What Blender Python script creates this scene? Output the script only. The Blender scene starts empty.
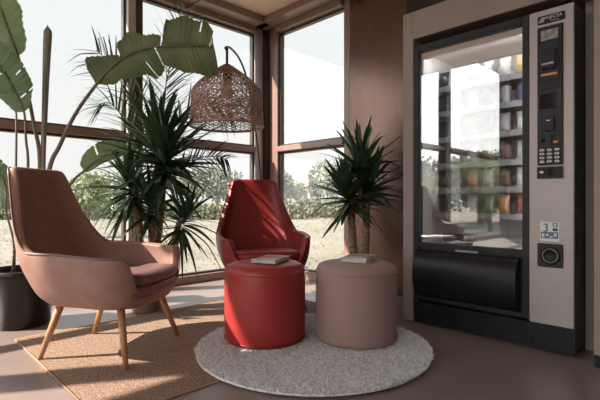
import bpy, bmesh, math, random
from mathutils import Vector, Matrix, Euler
rnd = random.Random(7)
PI = math.pi
scn = bpy.context.scene
COL = scn.collection

# ------------------------------------------------------------------ frame of the room
# X runs along the glazed wall towards the room corner, Y runs out through it, Z is up.
YAW = math.radians(-44.35)
FW = Vector((-math.sin(YAW), math.cos(YAW), 0))
RT = Vector((math.cos(YAW), math.sin(YAW), 0))
EYE = 0.81
FPX = 440.0
def at(px, py, d):
    p = FW * d + RT * ((px - 300) / FPX * d)
    return Vector((p.x, p.y, EYE + (200 - py) / FPX * d))

# ------------------------------------------------------------------ materials
def mat(name):
    m = bpy.data.materials.new(name); m.use_nodes = True
    nt = m.node_tree; nt.nodes.clear()
    return m, nt, nt.nodes, nt.links
def N(nt, t, **kw):
    n = nt.nodes.new(t)
    for k, v in kw.items():
        if k in n.inputs: n.inputs[k].default_value = v
        else: setattr(n, k, v)
    return n
def ramp(nt, fac, stops):
    r = nt.nodes.new('ShaderNodeValToRGB')
    el = r.color_ramp.elements
    while len(el) < len(stops): el.new(0.5)
    for e, (p, c) in zip(el, stops):
        e.position = p; e.color = (*c, 1)
    nt.links.new(fac, r.inputs[0])
    return r.outputs[0]
def pbr(name, c1, c2=None, scale=8, rough=.5, metal=0, bump=0, bscale=None, stretch=None, coat=0, detail=4, spec=.5, sheen=0, lo=.35, hi=.65):
    m, nt, nd, lk = mat(name)
    out = N(nt, 'ShaderNodeOutputMaterial'); b = N(nt, 'ShaderNodeBsdfPrincipled')
    b.inputs['Roughness'].default_value = rough; b.inputs['Metallic'].default_value = metal
    b.inputs['Coat Weight'].default_value = coat; b.inputs['Coat Roughness'].default_value = .15
    b.inputs['Specular IOR Level'].default_value = spec
    b.inputs['Sheen Weight'].default_value = sheen
    lk.new(b.outputs[0], out.inputs[0])
    tc = N(nt, 'ShaderNodeTexCoord'); vec = tc.outputs['Object']
    if stretch:
        mp = N(nt, 'ShaderNodeMapping'); mp.inputs['Scale'].default_value = stretch
        lk.new(vec, mp.inputs[0]); vec = mp.outputs[0]
    no = N(nt, 'ShaderNodeTexNoise', Scale=scale, Detail=detail); lk.new(vec, no.inputs['Vector'])
    if c2 is None: c2 = tuple(x * .88 for x in c1)
    lk.new(ramp(nt, no.outputs[0], [(lo, c2), (hi, c1)]), b.inputs['Base Color'])
    if bump:
        n2 = N(nt, 'ShaderNodeTexNoise', Scale=bscale or scale * 4, Detail=3); lk.new(vec, n2.inputs['Vector'])
        bp = N(nt, 'ShaderNodeBump', Strength=bump, Distance=.01)
        lk.new(n2.outputs[0], bp.inputs['Height']); lk.new(bp.outputs[0], b.inputs['Normal'])
    return m
def leafmat(name, c1, c2, trans=.35, rough=.4, veins=0, scale=6):
    m, nt, nd, lk = mat(name)
    out = N(nt, 'ShaderNodeOutputMaterial'); b = N(nt, 'ShaderNodeBsdfPrincipled', Roughness=rough)
    t = N(nt, 'ShaderNodeBsdfTranslucent'); mx = N(nt, 'ShaderNodeMixShader', Fac=trans)
    tc = N(nt, 'ShaderNodeTexCoord')
    no = N(nt, 'ShaderNodeTexNoise', Scale=scale, Detail=3); lk.new(tc.outputs['Object'], no.inputs['Vector'])
    col = ramp(nt, no.outputs[0], [(.3, c2), (.7, c1)])
    if veins:
        w = N(nt, 'ShaderNodeTexWave', Scale=veins, Distortion=.6); w.bands_direction = 'X'
        lk.new(tc.outputs['UV'], w.inputs['Vector'])
        mc = N(nt, 'ShaderNodeMix', data_type='RGBA', blend_type='MULTIPLY'); mc.inputs[0].default_value = .35
        lk.new(col, mc.inputs[6]); lk.new(ramp(nt, w.outputs[0], [(0, (.55, .6, .5)), (1, (1, 1, 1))]), mc.inputs[7])
        col = mc.outputs[2]
        bp = N(nt, 'ShaderNodeBump', Strength=.35, Distance=.004)
        lk.new(w.outputs[0], bp.inputs['Height']); lk.new(bp.outputs[0], b.inputs['Normal'])
    lk.new(col, b.inputs['Base Color']); lk.new(col, t.inputs[0])
    lk.new(b.outputs[0], mx.inputs[1]); lk.new(t.outputs[0], mx.inputs[2]); lk.new(mx.outputs[0], out.inputs[0])
    return m
def glass(name, refl, tint=(1, 1, 1), fres=True):
    m, nt, nd, lk = mat(name)
    out = N(nt, 'ShaderNodeOutputMaterial'); tr = N(nt, 'ShaderNodeBsdfTransparent'); tr.inputs[0].default_value = (*tint, 1)
    g = N(nt, 'ShaderNodeBsdfGlossy', Roughness=.0); mx = N(nt, 'ShaderNodeMixShader')
    if fres:
        lw = N(nt, 'ShaderNodeLayerWeight'); pw = N(nt, 'ShaderNodeMath', operation='POWER'); pw.inputs[1].default_value = 5
        lk.new(lw.outputs['Facing'], pw.inputs[0])
        ma = N(nt, 'ShaderNodeMath', operation='MULTIPLY_ADD'); ma.inputs[1].default_value = 1 - refl; ma.inputs[2].default_value = refl
        lk.new(pw.outputs[0], ma.inputs[0]); lk.new(ma.outputs[0], mx.inputs[0])
    else: mx.inputs[0].default_value = refl
    lk.new(tr.outputs[0], mx.inputs[1]); lk.new(g.outputs[0], mx.inputs[2]); lk.new(mx.outputs[0], out.inputs[0])
    return m
def emit(name, c, s):
    m, nt, nd, lk = mat(name)
    out = N(nt, 'ShaderNodeOutputMaterial'); e = N(nt, 'ShaderNodeEmission', Strength=s); e.inputs[0].default_value = (*c, 1)
    lk.new(e.outputs[0], out.inputs[0]); return m

M = {}
M['floor'] = pbr('resin floor', (.27, .215, .198), (.24, .19, .175), scale=2.5, rough=.27, bump=.03, bscale=60, spec=.55)
M['ceiling'] = pbr('painted ceiling', (.86, .68, .55), (.82, .65, .525), scale=3, rough=.8)
M['frame'] = pbr('brown window frame', (.30, .200, .165), (.265, .172, .14), scale=6, stretch=(3, 3, 3), rough=.35)
M['post'] = pbr('dark maroon post', (.055, .030, .028), (.045, .025, .024), scale=5, rough=.35)
M['alu'] = pbr('pale aluminium', (.50, .48, .48), (.45, .43, .43), scale=5, rough=.4, metal=.3)
M['panel'] = pbr('bronze wall panel', (.185, .115, .094), (.16, .098, .08), scale=9, stretch=(6, 6, .5), rough=.24, metal=.85, bump=.05, bscale=50)
M['wall'] = pbr('taupe wall paint', (.27, .215, .19), (.25, .20, .175), scale=3, rough=.7)
M['shaded_wall'] = pbr('shaded void wall', (.018, .014, .013), scale=3, rough=.6)
M['casing'] = pbr('taupe casing', (.30, .235, .21), (.285, .222, .198), scale=5, rough=.5)
M['black'] = pbr('black enamel', (.009, .009, .010), (.008, .008, .009), scale=20, rough=.36, spec=.3)
M['blackmatt'] = pbr('black plastic', (.018, .018, .02), (.010, .010, .011), scale=40, rough=.5, bump=.05, spec=.3)
M['charcoal'] = pbr('charcoal plastic', (.022, .022, .025), (.018, .018, .021), scale=30, rough=.45, spec=.3)
M['silver'] = pbr('brushed silver panel', (.40, .355, .34), (.37, .33, .315), scale=12, stretch=(1, 1, 12), rough=.42, metal=.35)
M['inner'] = pbr('pale machine interior', (.75, .75, .75), (.70, .70, .71), scale=4, rough=.5)
M['shelfm'] = pbr('shelf grey', (.32, .32, .34), scale=5, rough=.4, metal=.3)
M['wire'] = pbr('steel wire', (.45, .45, .47), scale=5, rough=.3, metal=.8)
M['taupe'] = pbr('taupe leather', (.37, .212, .170), (.32, .18, .146), scale=14, rough=.48, bump=.10, bscale=160)
M['cushion'] = pbr('mauve leather', (.215, .125, .125), (.185, .105, .107), scale=10, rough=.36, bump=.08, bscale=90)
M['red'] = pbr('red leather', (.29, .021, .020), (.25, .017, .017), scale=9, rough=.42, bump=.10, bscale=120)
M['redpouf'] = pbr('red leatherette', (.37, .033, .03), (.33, .029, .027), scale=9, rough=.44, bump=.08, bscale=130)
M['poufcloth'] = pbr('mauve woven cloth', (.38, .245, .225), (.33, .208, .192), scale=320, rough=.75, bump=.15, bscale=420, sheen=.1)
M['wood'] = pbr('beech leg', (.50, .27, .13), (.38, .19, .085), scale=9, stretch=(6, 6, .7), rough=.4)
M['jute'] = pbr('jute rug', (.43, .29, .21), (.11, .07, .05), scale=150, rough=.95, bump=.8, bscale=170, detail=6, lo=.36, hi=.62)
M['jute_edge'] = pbr('jute binding', (.36, .22, .14), scale=60, rough=.9)
M['pile'] = pbr('grey rug pile', (.90, .91, .925), (.50, .51, .525), scale=60, rough=.95, lo=.3, hi=.6, detail=8)
M['rattan'] = pbr('rattan', (.52, .31, .24), (.34, .19, .145), scale=14, rough=.55)
M['rod'] = pbr('black rod', (.02, .02, .024), scale=9, rough=.35)
M['socket'] = pbr('brown socket', (.16, .08, .055), scale=9, rough=.5)
M['bulb'] = pbr('frosted bulb', (.75, .72, .68), scale=9, rough=.2)
M['potblack'] = pbr('black nursery pot', (.010, .009, .009), (.016, .014, .013), scale=4, rough=.30, bump=.3, bscale=9, spec=.35)
M['potbronze'] = pbr('bronze pot', (.30, .20, .145), (.25, .165, .12), scale=6, rough=.42, metal=.3)
M['soil'] = pbr('soil', (.06, .038, .026), (.025, .016, .012), scale=40, rough=1, bump=.9)
M['banana'] = leafmat('broad leaf', (.20, .235, .105), (.13, .175, .07), trans=.34, rough=.36, veins=26)
M['banana_pale'] = leafmat('pale broad leaf', (.30, .37, .20), (.19, .29, .10), trans=.42, rough=.42, veins=22)
M['banana_grey'] = leafmat('smooth broad leaf', (.17, .26, .11), (.10, .19, .07), trans=.25, rough=.28, veins=22)  # mid-green blade, smoother than the other broad leaves
M['petiole'] = pbr('leaf stalk', (.21, .175, .135), (.16, .14, .09), scale=7, stretch=(3, 3, .6), rough=.45)
M['spear'] = pbr('rolled leaf', (.27, .26, .225), (.20, .20, .155), scale=9, stretch=(5, 5, .5), rough=.5)
M['yucca'] = leafmat('strap leaf', (.062, .125, .048), (.028, .066, .027), trans=.14, rough=.34, scale=9)
M['palm'] = leafmat('palm leaflet', (.060, .125, .045), (.028, .068, .028), trans=.22, rough=.38, scale=7)
M['bark'] = pbr('ringed trunk', (.40, .27, .18), (.15, .09, .06), scale=16, stretch=(1, 1, 3.2), rough=.85, bump=.9, bscale=30)
M['treebark'] = pbr('tree bark', (.22, .17, .13), scale=6, rough=.9)
M['tree_a'] = leafmat('hazed olive crown', (.33, .35, .29), (.22, .25, .19), trans=.25, rough=.8, scale=.8)  # crown colours below are paled to stand in for distance haze
M['tree_b'] = leafmat('hazed dark crown', (.22, .235, .20), (.15, .17, .14), trans=.2, rough=.8, scale=.8)
M['tree_c'] = leafmat('hazed fresh crown', (.36, .40, .27), (.24, .29, .17), trans=.3, rough=.8, scale=.8)
M['hedge'] = leafmat('hedge leaves', (.19, .195, .125), (.115, .13, .08), trans=.25, rough=.8, scale=1.2)
M['grass'] = leafmat('dry grass', (.20, .185, .15), (.15, .155, .105), trans=.3, rough=.9, scale=.6)
M['roof'] = pbr('red roof tiles', (.46, .22, .16), scale=3, rough=.8)
M['housewall'] = pbr('pale render', (.66, .60, .54), scale=2, rough=.8)
M['shutter'] = pbr('shutter', (.16, .13, .12), scale=2, rough=.7)
M['paper'] = pbr('paper pages', (.62, .60, .57), scale=30, stretch=(1, 1, 30), rough=.8)
M['cover_a'] = pbr('grey printed cover', (.62, .60, .585), (.25, .24, .235), scale=9, rough=.3, lo=.42, hi=.52)
M['cover_b'] = pbr('pale printed cover', (.66, .64, .62), (.2, .19, .19), scale=7, rough=.3, lo=.40, hi=.55)
M['white'] = pbr('white print', (.75, .76, .76), scale=5, rough=.5)
M['sign_text'] = pbr('sign print', (.62, .62, .62), scale=5, rough=.5)
M['bluepr'] = pbr('blue print', (.075, .16, .34), scale=5, rough=.5)
M['greenpr'] = pbr('green print', (.10, .28, .22), scale=5, rough=.5)
M['darkpr'] = pbr('dark print', (.03, .03, .035), scale=5, rough=.5)
M['orange'] = pbr('orange strip', (.75, .26, .04), scale=5, rough=.4)
M['screen'] = pbr('grey display', (.40, .40, .40), (.2, .2, .2), scale=30, rough=.15)
M['screendark'] = pbr('dark display', (.012, .011, .012), scale=5, rough=.08)
M['keycap'] = pbr('key cap', (.10, .10, .105), scale=5, rough=.35, metal=.4)
M['chrome'] = pbr('chrome', (.6, .6, .6), scale=5, rough=.2, metal=1)
M['pane'] = glass('window glass', .035)
M['mglass'] = glass('reflective glass', .26, fres=False)
M['tube'] = emit('lamp tube', (1, .97, .95), 26)

# ------------------------------------------------------------------ mesh helpers
def obj(name, bm, m, parent=None, smooth=True, loc=None):
    me = bpy.data.meshes.new(name)
    bmesh.ops.recalc_face_normals(bm, faces=bm.faces) if smooth != 'raw' else None
    bm.to_mesh(me); bm.free()
    me.materials.append(M[m] if isinstance(m, str) else m)
    if smooth:
        for p in me.polygons: p.use_smooth = True
    o = bpy.data.objects.new(name, me); COL.objects.link(o)
    if parent: o.parent = parent
    if loc is not None: o.location = loc
    return o
def sharp(o, ang=35):
    me = o.data
    me.set_sharp_from_angle(angle=math.radians(ang)); return o
def tag(o, label=None, cat=None, group=None, kind=None):
    if label: o['label'] = label
    if cat: o['category'] = cat
    if group: o['group'] = group
    if kind: o['kind'] = kind
    return o
def thing(name, label, cat, loc=(0, 0, 0), rz=0, group=None):
    o = bpy.data.objects.new(name, None); COL.objects.link(o)
    o.location = loc; o.rotation_euler = (0, 0, rz); o.empty_display_size = .1
    return tag(o, label, cat, group)
def dup(o, parent=None):
    c = o.copy(); COL.objects.link(c); c.parent = parent
    for ch in list(o.children): dup(ch, c)
    return c
def B(): return bmesh.new()
def box(bm, x0, x1, y0, y1, z0, z1, bev=0):
    r = bmesh.ops.create_cube(bm, size=1)
    for v in r['verts']:
        v.co = Vector(((x0 + x1) / 2 + v.co.x * (x1 - x0), (y0 + y1) / 2 + v.co.y * (y1 - y0), (z0 + z1) / 2 + v.co.z * (z1 - z0)))
    if bev:
        es = list({e for v in r['verts'] for e in v.link_edges})
        bmesh.ops.bevel(bm, geom=es, offset=bev, segments=2, affect='EDGES')
    return bm
def bx(*a, bev=0): return box(B(), *a, bev=bev)
def frames(pts):
    out = []; up = None
    for i, p in enumerate(pts):
        t = (pts[min(i + 1, len(pts) - 1)] - pts[max(i - 1, 0)]).normalized()
        if up is None:
            a = Vector((0, 0, 1)) if abs(t.z) < .9 else Vector((1, 0, 0))
            up = (a - t * a.dot(t)).normalized()
        else: up = (up - t * up.dot(t)).normalized()
        out.append((p, t, up, t.cross(up)))
    return out
def tube(bm, pts, r, n=8, cap=True):
    pts = [Vector(p) for p in pts]; rings = []
    for i, (p, t, u, s) in enumerate(frames(pts)):
        rr = r[i] if isinstance(r, (list, tuple)) else r
        rings.append([bm.verts.new(p + (u * math.cos(a) + s * math.sin(a)) * rr) for a in (2 * PI * k / n for k in range(n))])
    for a, b in zip(rings, rings[1:]):
        for k in range(n): bm.faces.new((a[k], a[(k + 1) % n], b[(k + 1) % n], b[k]))
    if cap: bm.faces.new(rings[0][::-1]); bm.faces.new(rings[-1])
    return bm
def loop_tube(bm, pts, r, n=4):
    N_ = len(pts); rings = []
    for i, p in enumerate(pts):
        t = (pts[(i + 1) % N_] - pts[i - 1]).normalized()
        u = Vector((0, 0, 1)); u = (u - t * u.dot(t)).normalized(); s = t.cross(u)
        rings.append([bm.verts.new(p + (u * math.cos(a) + s * math.sin(a)) * r) for a in (2 * PI * k / n for k in range(n))])
    for i in range(N_):
        a, b = rings[i], rings[(i + 1) % N_]
        for k in range(n): bm.faces.new((a[k], a[(k + 1) % n], b[(k + 1) % n], b[k]))
    return bm
def lathe(bm, prof, n=48, c=(0, 0, 0), closed=True):
    rings = []
    for r, z in prof:
        if r < 1e-6: rings.append([bm.verts.new((c[0], c[1], c[2] + z))])
        else: rings.append([bm.verts.new((c[0] + r * math.cos(2 * PI * k / n), c[1] + r * math.sin(2 * PI * k / n), c[2] + z)) for k in range(n)])
    for a, b in zip(rings, rings[1:]):
        for k in range(n):
            q = [a[k % len(a)], a[(k + 1) % len(a)], b[(k + 1) % len(b)], b[k % len(b)]]
            q = list(dict.fromkeys(q))
            if len(q) > 2: bm.faces.new(q)
    return bm
def cr(pts, n=8):
    pts = [Vector(p) for p in pts]; P = [pts[0] * 2 - pts[1]] + pts + [pts[-1] * 2 - pts[-2]]; out = []
    for i in range(1, len(P) - 2):
        a, b, c, d = P[i - 1:i + 3]
        for k in range(n):
            t = k / n
            out.append(.5 * ((2 * b) + (c - a) * t + (2 * a - 5 * b + 4 * c - d) * t * t + (3 * b - a - 3 * c + d) * t ** 3))
    out.append(pts[-1]); return out
def ss(a, b, x):
    t = max(0, min(1, (x - a) / (b - a))); return t * t * (3 - 2 * t)
def lerp(a, b, t): return a + (b - a) * t
def subsurf(o, lv=1):
    s = o.modifiers.new('sub', 'SUBSURF'); s.levels = lv; s.render_levels = lv; return o
def structure(name, bm, m, parent=None, smooth=False):
    o = obj(name, bm, m, parent, smooth)
    if parent is None: o['kind'] = 'structure'
    return o

# ------------------------------------------------------------------ the room
XW, YW = 3.19, 3.80            # bronze/right wall and glazed wall
ZC, ZH = 2.76, 3.82            # ceiling by the corner, higher ceiling of the entrance side
XL, YB = -5.1, -3.2
structure('floor', bx(XL, XW + .25, YB, YW + .2, -.12, 0), 'floor')
structure('ceiling', bx(-.9, XW + .3, YB, YW + .25, ZC, ZC + .15), 'ceiling')
structure('ceiling_entrance', bx(XL - .1, -.9, YB, YW + .25, ZH, ZH + .15), 'ceiling')
structure('wall_step', bx(-.98, -.9, YB, YW, ZC, ZH), 'wall')
structure('wall_rear', bx(XL - .1, XW + .3, YB - .12, YB, -.1, ZH), 'wall')
structure('wall_left', bx(XL - .12, XL, 2.75, YW + .2, -.1, ZH), 'wall')
structure('wall_right', bx(XW, XW + .12, YB, 2.0, -.1, ZC), 'shaded_wall')  # wall coloured near black to stand in for the shaded void above the casing
structure('wall_right_panel', bx(XW, XW + .12, 2.0, 2.60, -.1, ZC), 'panel')
structure('wall_right_outer', bx(XW + .12, XW + .2, YB, 2.60, -.1, ZC), 'wall')
# posts of the glazing
def post(n, x0, x1, y0, y1, z1, m='post'):
    return structure('trim_%d' % n, bx(x0, x1, y0, y1, 0, z1, bev=.004), m)
post(1, 1.672, 1.735, YW - .03, YW + .09, ZC)
post(2, 1.605, 1.672, YW - .028, YW + .09, ZC, 'alu')  # pale strip stands in for the lit side face of the post
post(3, -.26, -.15, YW - .03, YW + .12, ZH)
post(4, -2.28, -2.10, YW - .03, YW + .12, ZH)
post(5, XL, -4.85, YW - .03, YW + .12, ZH)
post(6, XW - .045, XW + .12, YW - .045, YW + .12, ZC)            # corner
post(7, XW - .0, XW + .14, 2.60, 2.675, ZC, 'frame')
post(8, 3.03, 3.145, YW + .005, YW + .11, ZC, 'alu')
post(9, XW + .005, XW + .11, 3.62, YW - .045, ZC, 'frame')
# window bays
def bay_x(n, x0, x1, head, trans, y=YW):
    fr = B()
    box(fr, x0, x1, y - .02, y + .10, .0, .075, .004)                    # sill
    box(fr, x0, x1, y - .02, y + .10, trans - .03, trans + .03, .004)    # transom
    box(fr, x0, x1, y - .04, y + .12, head, head + .12, .004)           # header
    w = structure('window_%d' % n, fr, 'frame')
    sash = B()
    for za, zb in ((.075, trans - .03), (trans + .03, head)):
        for q in ((x0, x0 + .02, za, zb), (x1 - .02, x1, za, zb), (x0, x1, za, za + .02), (x0, x1, zb - .02, zb)):
            box(sash, q[0], q[1], y + .03, y + .08, q[2], q[3])
    structure('sash', sash, 'post', w)
    structure('pane', bx(x0 + .015, x1 - .015, y + .05, y + .056, .09, trans - .045), 'pane', w)
    structure('pane', bx(x0 + .015, x1 - .015, y + .05, y + .056, trans + .045, head - .015), 'pane', w)
    return w
bay_x(1, 1.735, 3.03, 2.64, 1.365)
bay_x(2, -.15, 1.605, 2.64, 1.365)
bay_x(3, -2.10, -.26, 3.62, 1.72)
bay_x(4, -4.85, -2.28, 3.62, 1.72)
fr = B(); y0, y1 = 2.675, 3.62
box(fr, XW - .02, XW + .10, y0, y1, 0, .075, .004)
box(fr, XW - .02, XW + .10, y0, y1, 1.335, 1.395, .004)
box(fr, XW - .04, XW + .12, y0, y1, 2.64, 2.76, .004)
w = structure('window_5', fr, 'frame')
sash = B()
for za, zb in ((.075, 1.335), (1.395, 2.64)):
    for q in ((y0, y0 + .02, za, zb), (y1 - .02, y1, za, zb), (y0, y1, za, za + .02), (y0, y1, zb - .02, zb)):
        box(sash, XW + .03, XW + .08, q[0], q[1], q[2], q[3])
structure('sash', sash, 'post', w)
structure('pane', bx(XW + .05, XW + .056, y0 + .015, y1 - .015, .09, 1.32), 'pane', w)
structure('pane', bx(XW + .05, XW + .056, y0 + .015, y1 - .015, 1.41, 2.625), 'pane', w)
for n_, (ya, yb_) in ((6, (-3.2, -.25)), (7, (-.15, 2.75))):  # unseen glazing behind the camera, added to let in fill light
    fr = B()
    box(fr, XL - .10, XL + .02, ya, yb_, 0, .075, .004); box(fr, XL - .10, XL + .02, ya, yb_, 1.69, 1.75, .004); box(fr, XL - .12, XL + .04, ya, yb_, 3.62, ZH, .004)
    w = structure('window_%d' % n_, fr, 'frame')
    structure('pane', bx(XL - .056, XL - .05, ya, yb_, .075, 1.69), 'pane', w)
    structure('pane', bx(XL - .056, XL - .05, ya, yb_, 1.75, 3.62), 'pane', w)
structure('trim_16', bx(XL - .12, XL + .03, -.25, -.15, 0, ZH, bev=.004), 'post')
# ceiling beams in front of both glazings
structure('trim_10', bx(-.9, XW - .11, YW - .20, YW - .04, 2.69, ZC, bev=.004), 'frame')
structure('trim_11', bx(XW - .20, XW - .04, 2.60, YW - .04, 2.69, ZC, bev=.004), 'frame')
# casing round the vending machine
structure('trim_12', bx(2.60, XW, 1.575, 1.655, 0, 2.07, bev=.003), 'casing')
structure('trim_13', bx(2.60, XW, .53, 1.575, 1.885, 2.07, bev=.003), 'casing')
structure('trim_14', bx(2.78, 2.80, .53, .625, 0, 1.885), 'casing')
structure('trim_15', bx(2.51, XW, -1.2, .53, .06, 2.07, bev=.003), 'casing')
structure('baseboard_right', bx(2.515, XW, -1.2, .528, 0, .06), 'black')

# ------------------------------------------------------------------ lounge chairs
def chair_shell(bm):
    n = 3.2; b = .345; ab, af = .36, .325; nc = 150; rows = 16
    raw = []
    for k in range(2000):
        ph = PI * k / 1999
        cx, sx = math.cos(ph), math.sin(ph)
        a = ab if cx > 0 else af
        raw.append(Vector((-math.copysign(abs(cx) ** (2 / n), cx) * a, abs(sx) ** (2 / n) * b, 0)))
    s = [0]
    for p, q in zip(raw, raw[1:]): s.append(s[-1] + (q - p).length)
    L = s[-1]
    def pt(t):
        t *= L
        import bisect
        i = max(1, min(len(s) - 1, bisect.bisect(s, t)))
        f = (t - s[i - 1]) / max(1e-9, s[i] - s[i - 1])
        return raw[i - 1].lerp(raw[i], f)
    def zt(t):
        back = .976 - .018 * ss(.17, .235, t) ** 1.5
        arm = .548 - .02 * ss(.45, .70, t)
        q = max(0, min(1, (t - .222) / .15)); z = lerp(back, arm, 1 - (1 - q) ** 2.3)
        z = lerp(z, .350, ss(.735, .815, t))
        return z
    cols = []
    half = nc // 2
    for j in range(nc):
        t = (j / half) if j <= half else (nc - j) / half
        sg = 1 if j <= half else -1
        p = pt(t); top = zt(t); col = []
        for r in range(rows):
            v = r / (rows - 1)
            z = lerp(.262, top, v ** .9)
            x, y = p.x, p.y * sg
            if z < .52:
                q = min(1, (.52 - z) / .268); f0 = .56 + .16 * ss(-.05, .25, p.x); f = f0 + (1 - f0) * math.sqrt(max(0, 1 - q * q))
                x = .02 + (x - .02) * f; y *= f
            wz = ss(.50, 1.05, z)
            y *= lerp(1, .79, wz)
            if x < 0:
                flat = lerp(1, .88, wz); x *= flat
            if z > .40: x -= (z - .40) * .31 * ss(.25, -.2, p.x)
            # arms lean outwards a little and forward towards the floor
            col.append(bm.verts.new((x, y, z)))
        cols.append(col)
    for j in range(nc):
        a, c = cols[j], cols[(j + 1) % nc]
        for r in range(rows - 1): bm.faces.new((a[r], c[r], c[r + 1], a[r + 1]))
    # bottom
    ctr = bm.verts.new((.02, 0, .257))
    for j in range(nc): bm.faces.new((cols[j][0], ctr, cols[(j + 1) % nc][0]))
    rim = [Vector(c[-1].co) for c in cols]
    return rim
def cushion(bm, x0, x1, hw, z0, z1, n=4.0, tilt=0):
    nc = 64; rings = []
    prof = [(.0, 0), (.80, 0), (.95, .10), (1.0, .38), (1.0, .62), (.95, .90), (.82, 1.0), (.45, 1.06), (0, 1.08)]
    xc, a = (x0 + x1) / 2, (x1 - x0) / 2
    for f, h in prof:
        z = z0 + (z1 - z0) * h
        if f == 0: rings.append([bm.verts.new((xc, 0, z))]); continue
        ring = []
        for k in range(nc):
            th = 2 * PI * k / nc; c, s_ = math.cos(th), math.sin(th)
            x = math.copysign(abs(c) ** (2 / n), c) * a * f; y = math.copysign(abs(s_) ** (2 / n), s_) * hw * f
            ring.append(bm.verts.new((xc + x, y, z + tilt * (x / a))))
        rings.append(ring)
    for a_, b_ in zip(rings, rings[1:]):
        for k in range(nc):
            q = list(dict.fromkeys([a_[k % len(a_)], a_[(k + 1) % len(a_)], b_[(k + 1) % len(b_)], b_[k % len(b_)]]))
            if len(q) > 2: bm.faces.new(q)
    return bm
def lounge_chair(label, loc, rz, shellm, cushm, pipem):
    t = thing('lounge_chair', label, 'chair', loc, rz, 'shell lounge chairs')
    bm = B(); rim = chair_shell(bm)
    sh = obj('shell', bm, shellm, t)
    so = sh.modifiers.new('solid', 'SOLIDIFY'); so.thickness = .042; so.offset = -1
    subsurf(sh, 1)
    # seam piping following the rim of the shell
    p = obj('piping', loop_tube(B(), [q + Vector((0, 0, -.004)) for q in rim], .0045, 6), pipem, sh)
    obj('seat_cushion', cushion(B(), -.27, .315, .272, .352, .425, 3.4, .018), cushm, t)
    obj('seat_base', cushion(B(), -.20, .312, .285, .300, .372, 3.4, .010), cushm, t)
    for sx in (1, -1):
        for sy in (1, -1):
            top = Vector((.175 if sx > 0 else -.15, sy * .19, .285)); bot = Vector((.255 if sx > 0 else -.255, sy * (.272 if sx > 0 else .215), 0))
            leg = obj('leg', tube(B(), [top, top.lerp(bot, .5), bot], [.0195, .0165, .0115], 16), 'wood', t)
    return t
c1 = lounge_chair('taupe leather high-backed lounge chair on the tan jute rug', (.935, 2.42, .009), math.atan2(-.812, .583), 'taupe', 'cushion', 'cushion')
fd = (-FW * .966 + RT * .259)
c2p = FW * 3.36 + RT * -.285
lounge_chair('red leather high-backed lounge chair behind the red pouf', (c2p.x, c2p.y, .009), math.atan2(fd.y, fd.x), 'red', 'red', 'red')

# ------------------------------------------------------------------ poufs, magazines and rugs
def pouf(label, d, px, m, seam):
    p = FW * d + RT * ((px - 300) / FPX * d)
    t = thing('pouf', label, 'pouf', (p.x, p.y, .0225), 0, 'round poufs')
    r, h = .227, .432
    prof = [(0, 0), (r - .03, 0), (r - .008, .006), (r, .025), (r + .003, .12), (r + .003, .30), (r, h - .055), (r - .003, h - .032), (r - .012, h - .014), (r - .035, h - .002), (r - .08, h + .004), (0, h + .008)]
    obj('body', lathe(B(), prof, 72), m, t)
    sm = B()
    loop_tube(sm, [Vector(((r + .001) * math.cos(a), (r + .001) * math.sin(a), h - .045)) for a in (2 * PI * k / 90 for k in range(90))], .003, 6)
    obj('top_seam', sm, m, t)
    sm = B()
    loop_tube(sm, [Vector(((r + .002) * math.cos(a), (r + .002) * math.sin(a), .022)) for a in (2 * PI * k / 90 for k in range(90))], .003, 6)
    obj('base_piping', sm, seam, t)
    return p
pouf('red leatherette round pouf in front of the red chair', 2.515, 265, 'redpouf', 'red')
pouf('mauve-taupe cloth round pouf beside the red pouf', 2.515, 356, 'poufcloth', 'poufcloth')
def magazine(label, px, d, ang, cov, th):
    p = FW * d + RT * ((px - 300) / FPX * d)
    t = thing('magazine', label, 'magazine', (p.x, p.y, .4635), ang, 'magazines on the poufs')
    obj('pages', bx(-.070, .070, -.102, .102, .003, th - .003), 'paper', t, False)
    cv = B(); box(cv, -.074, .074, -.106, .106, 0, .003, .001); box(cv, -.074, .074, -.106, .106, th - .003, th, .001)
    box(cv, -.075, -.0715, -.106, .106, 0, th, .001)
    obj('cover', cv, cov, t, False)
    q = bx(-.052, .058, -.065, .08, th, th + .0006)
    obj('cover_picture', q, 'cover_b' if cov == 'cover_a' else 'cover_a', t, False)
magazine('grey magazine lying on the red pouf', 271.5, 2.50, YAW - math.radians(22), 'cover_a', .021)
magazine('grey magazine lying on the mauve pouf', 359.5, 2.53, YAW - math.radians(26), 'cover_b', .024)

rug = thing('jute_rug', 'tan flat-woven rectangular jute rug under the taupe chair', 'rug', (0, 0, 0))
bm = B(); nx, ny = 60, 40; x0, x1, yy0, yy1 = .60, 2.50, 1.655, 2.965
box(bm, x0 + .008, x1 - .008, yy0 + .008, yy1 - .008, .0005, .008)
obj('woven_field', bm, 'jute', rug, False)
pts = [Vector((x0, yy0, .005)), Vector((x1, yy0, .005)), Vector((x1, yy1, .005)), Vector((x0, yy1, .005))]
e = B()
for a, b_ in zip(pts, pts[1:] + pts[:1]): tube(e, [a, b_], .0048, 6)
obj('bound_edge', e, 'jute_edge', rug)

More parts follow.
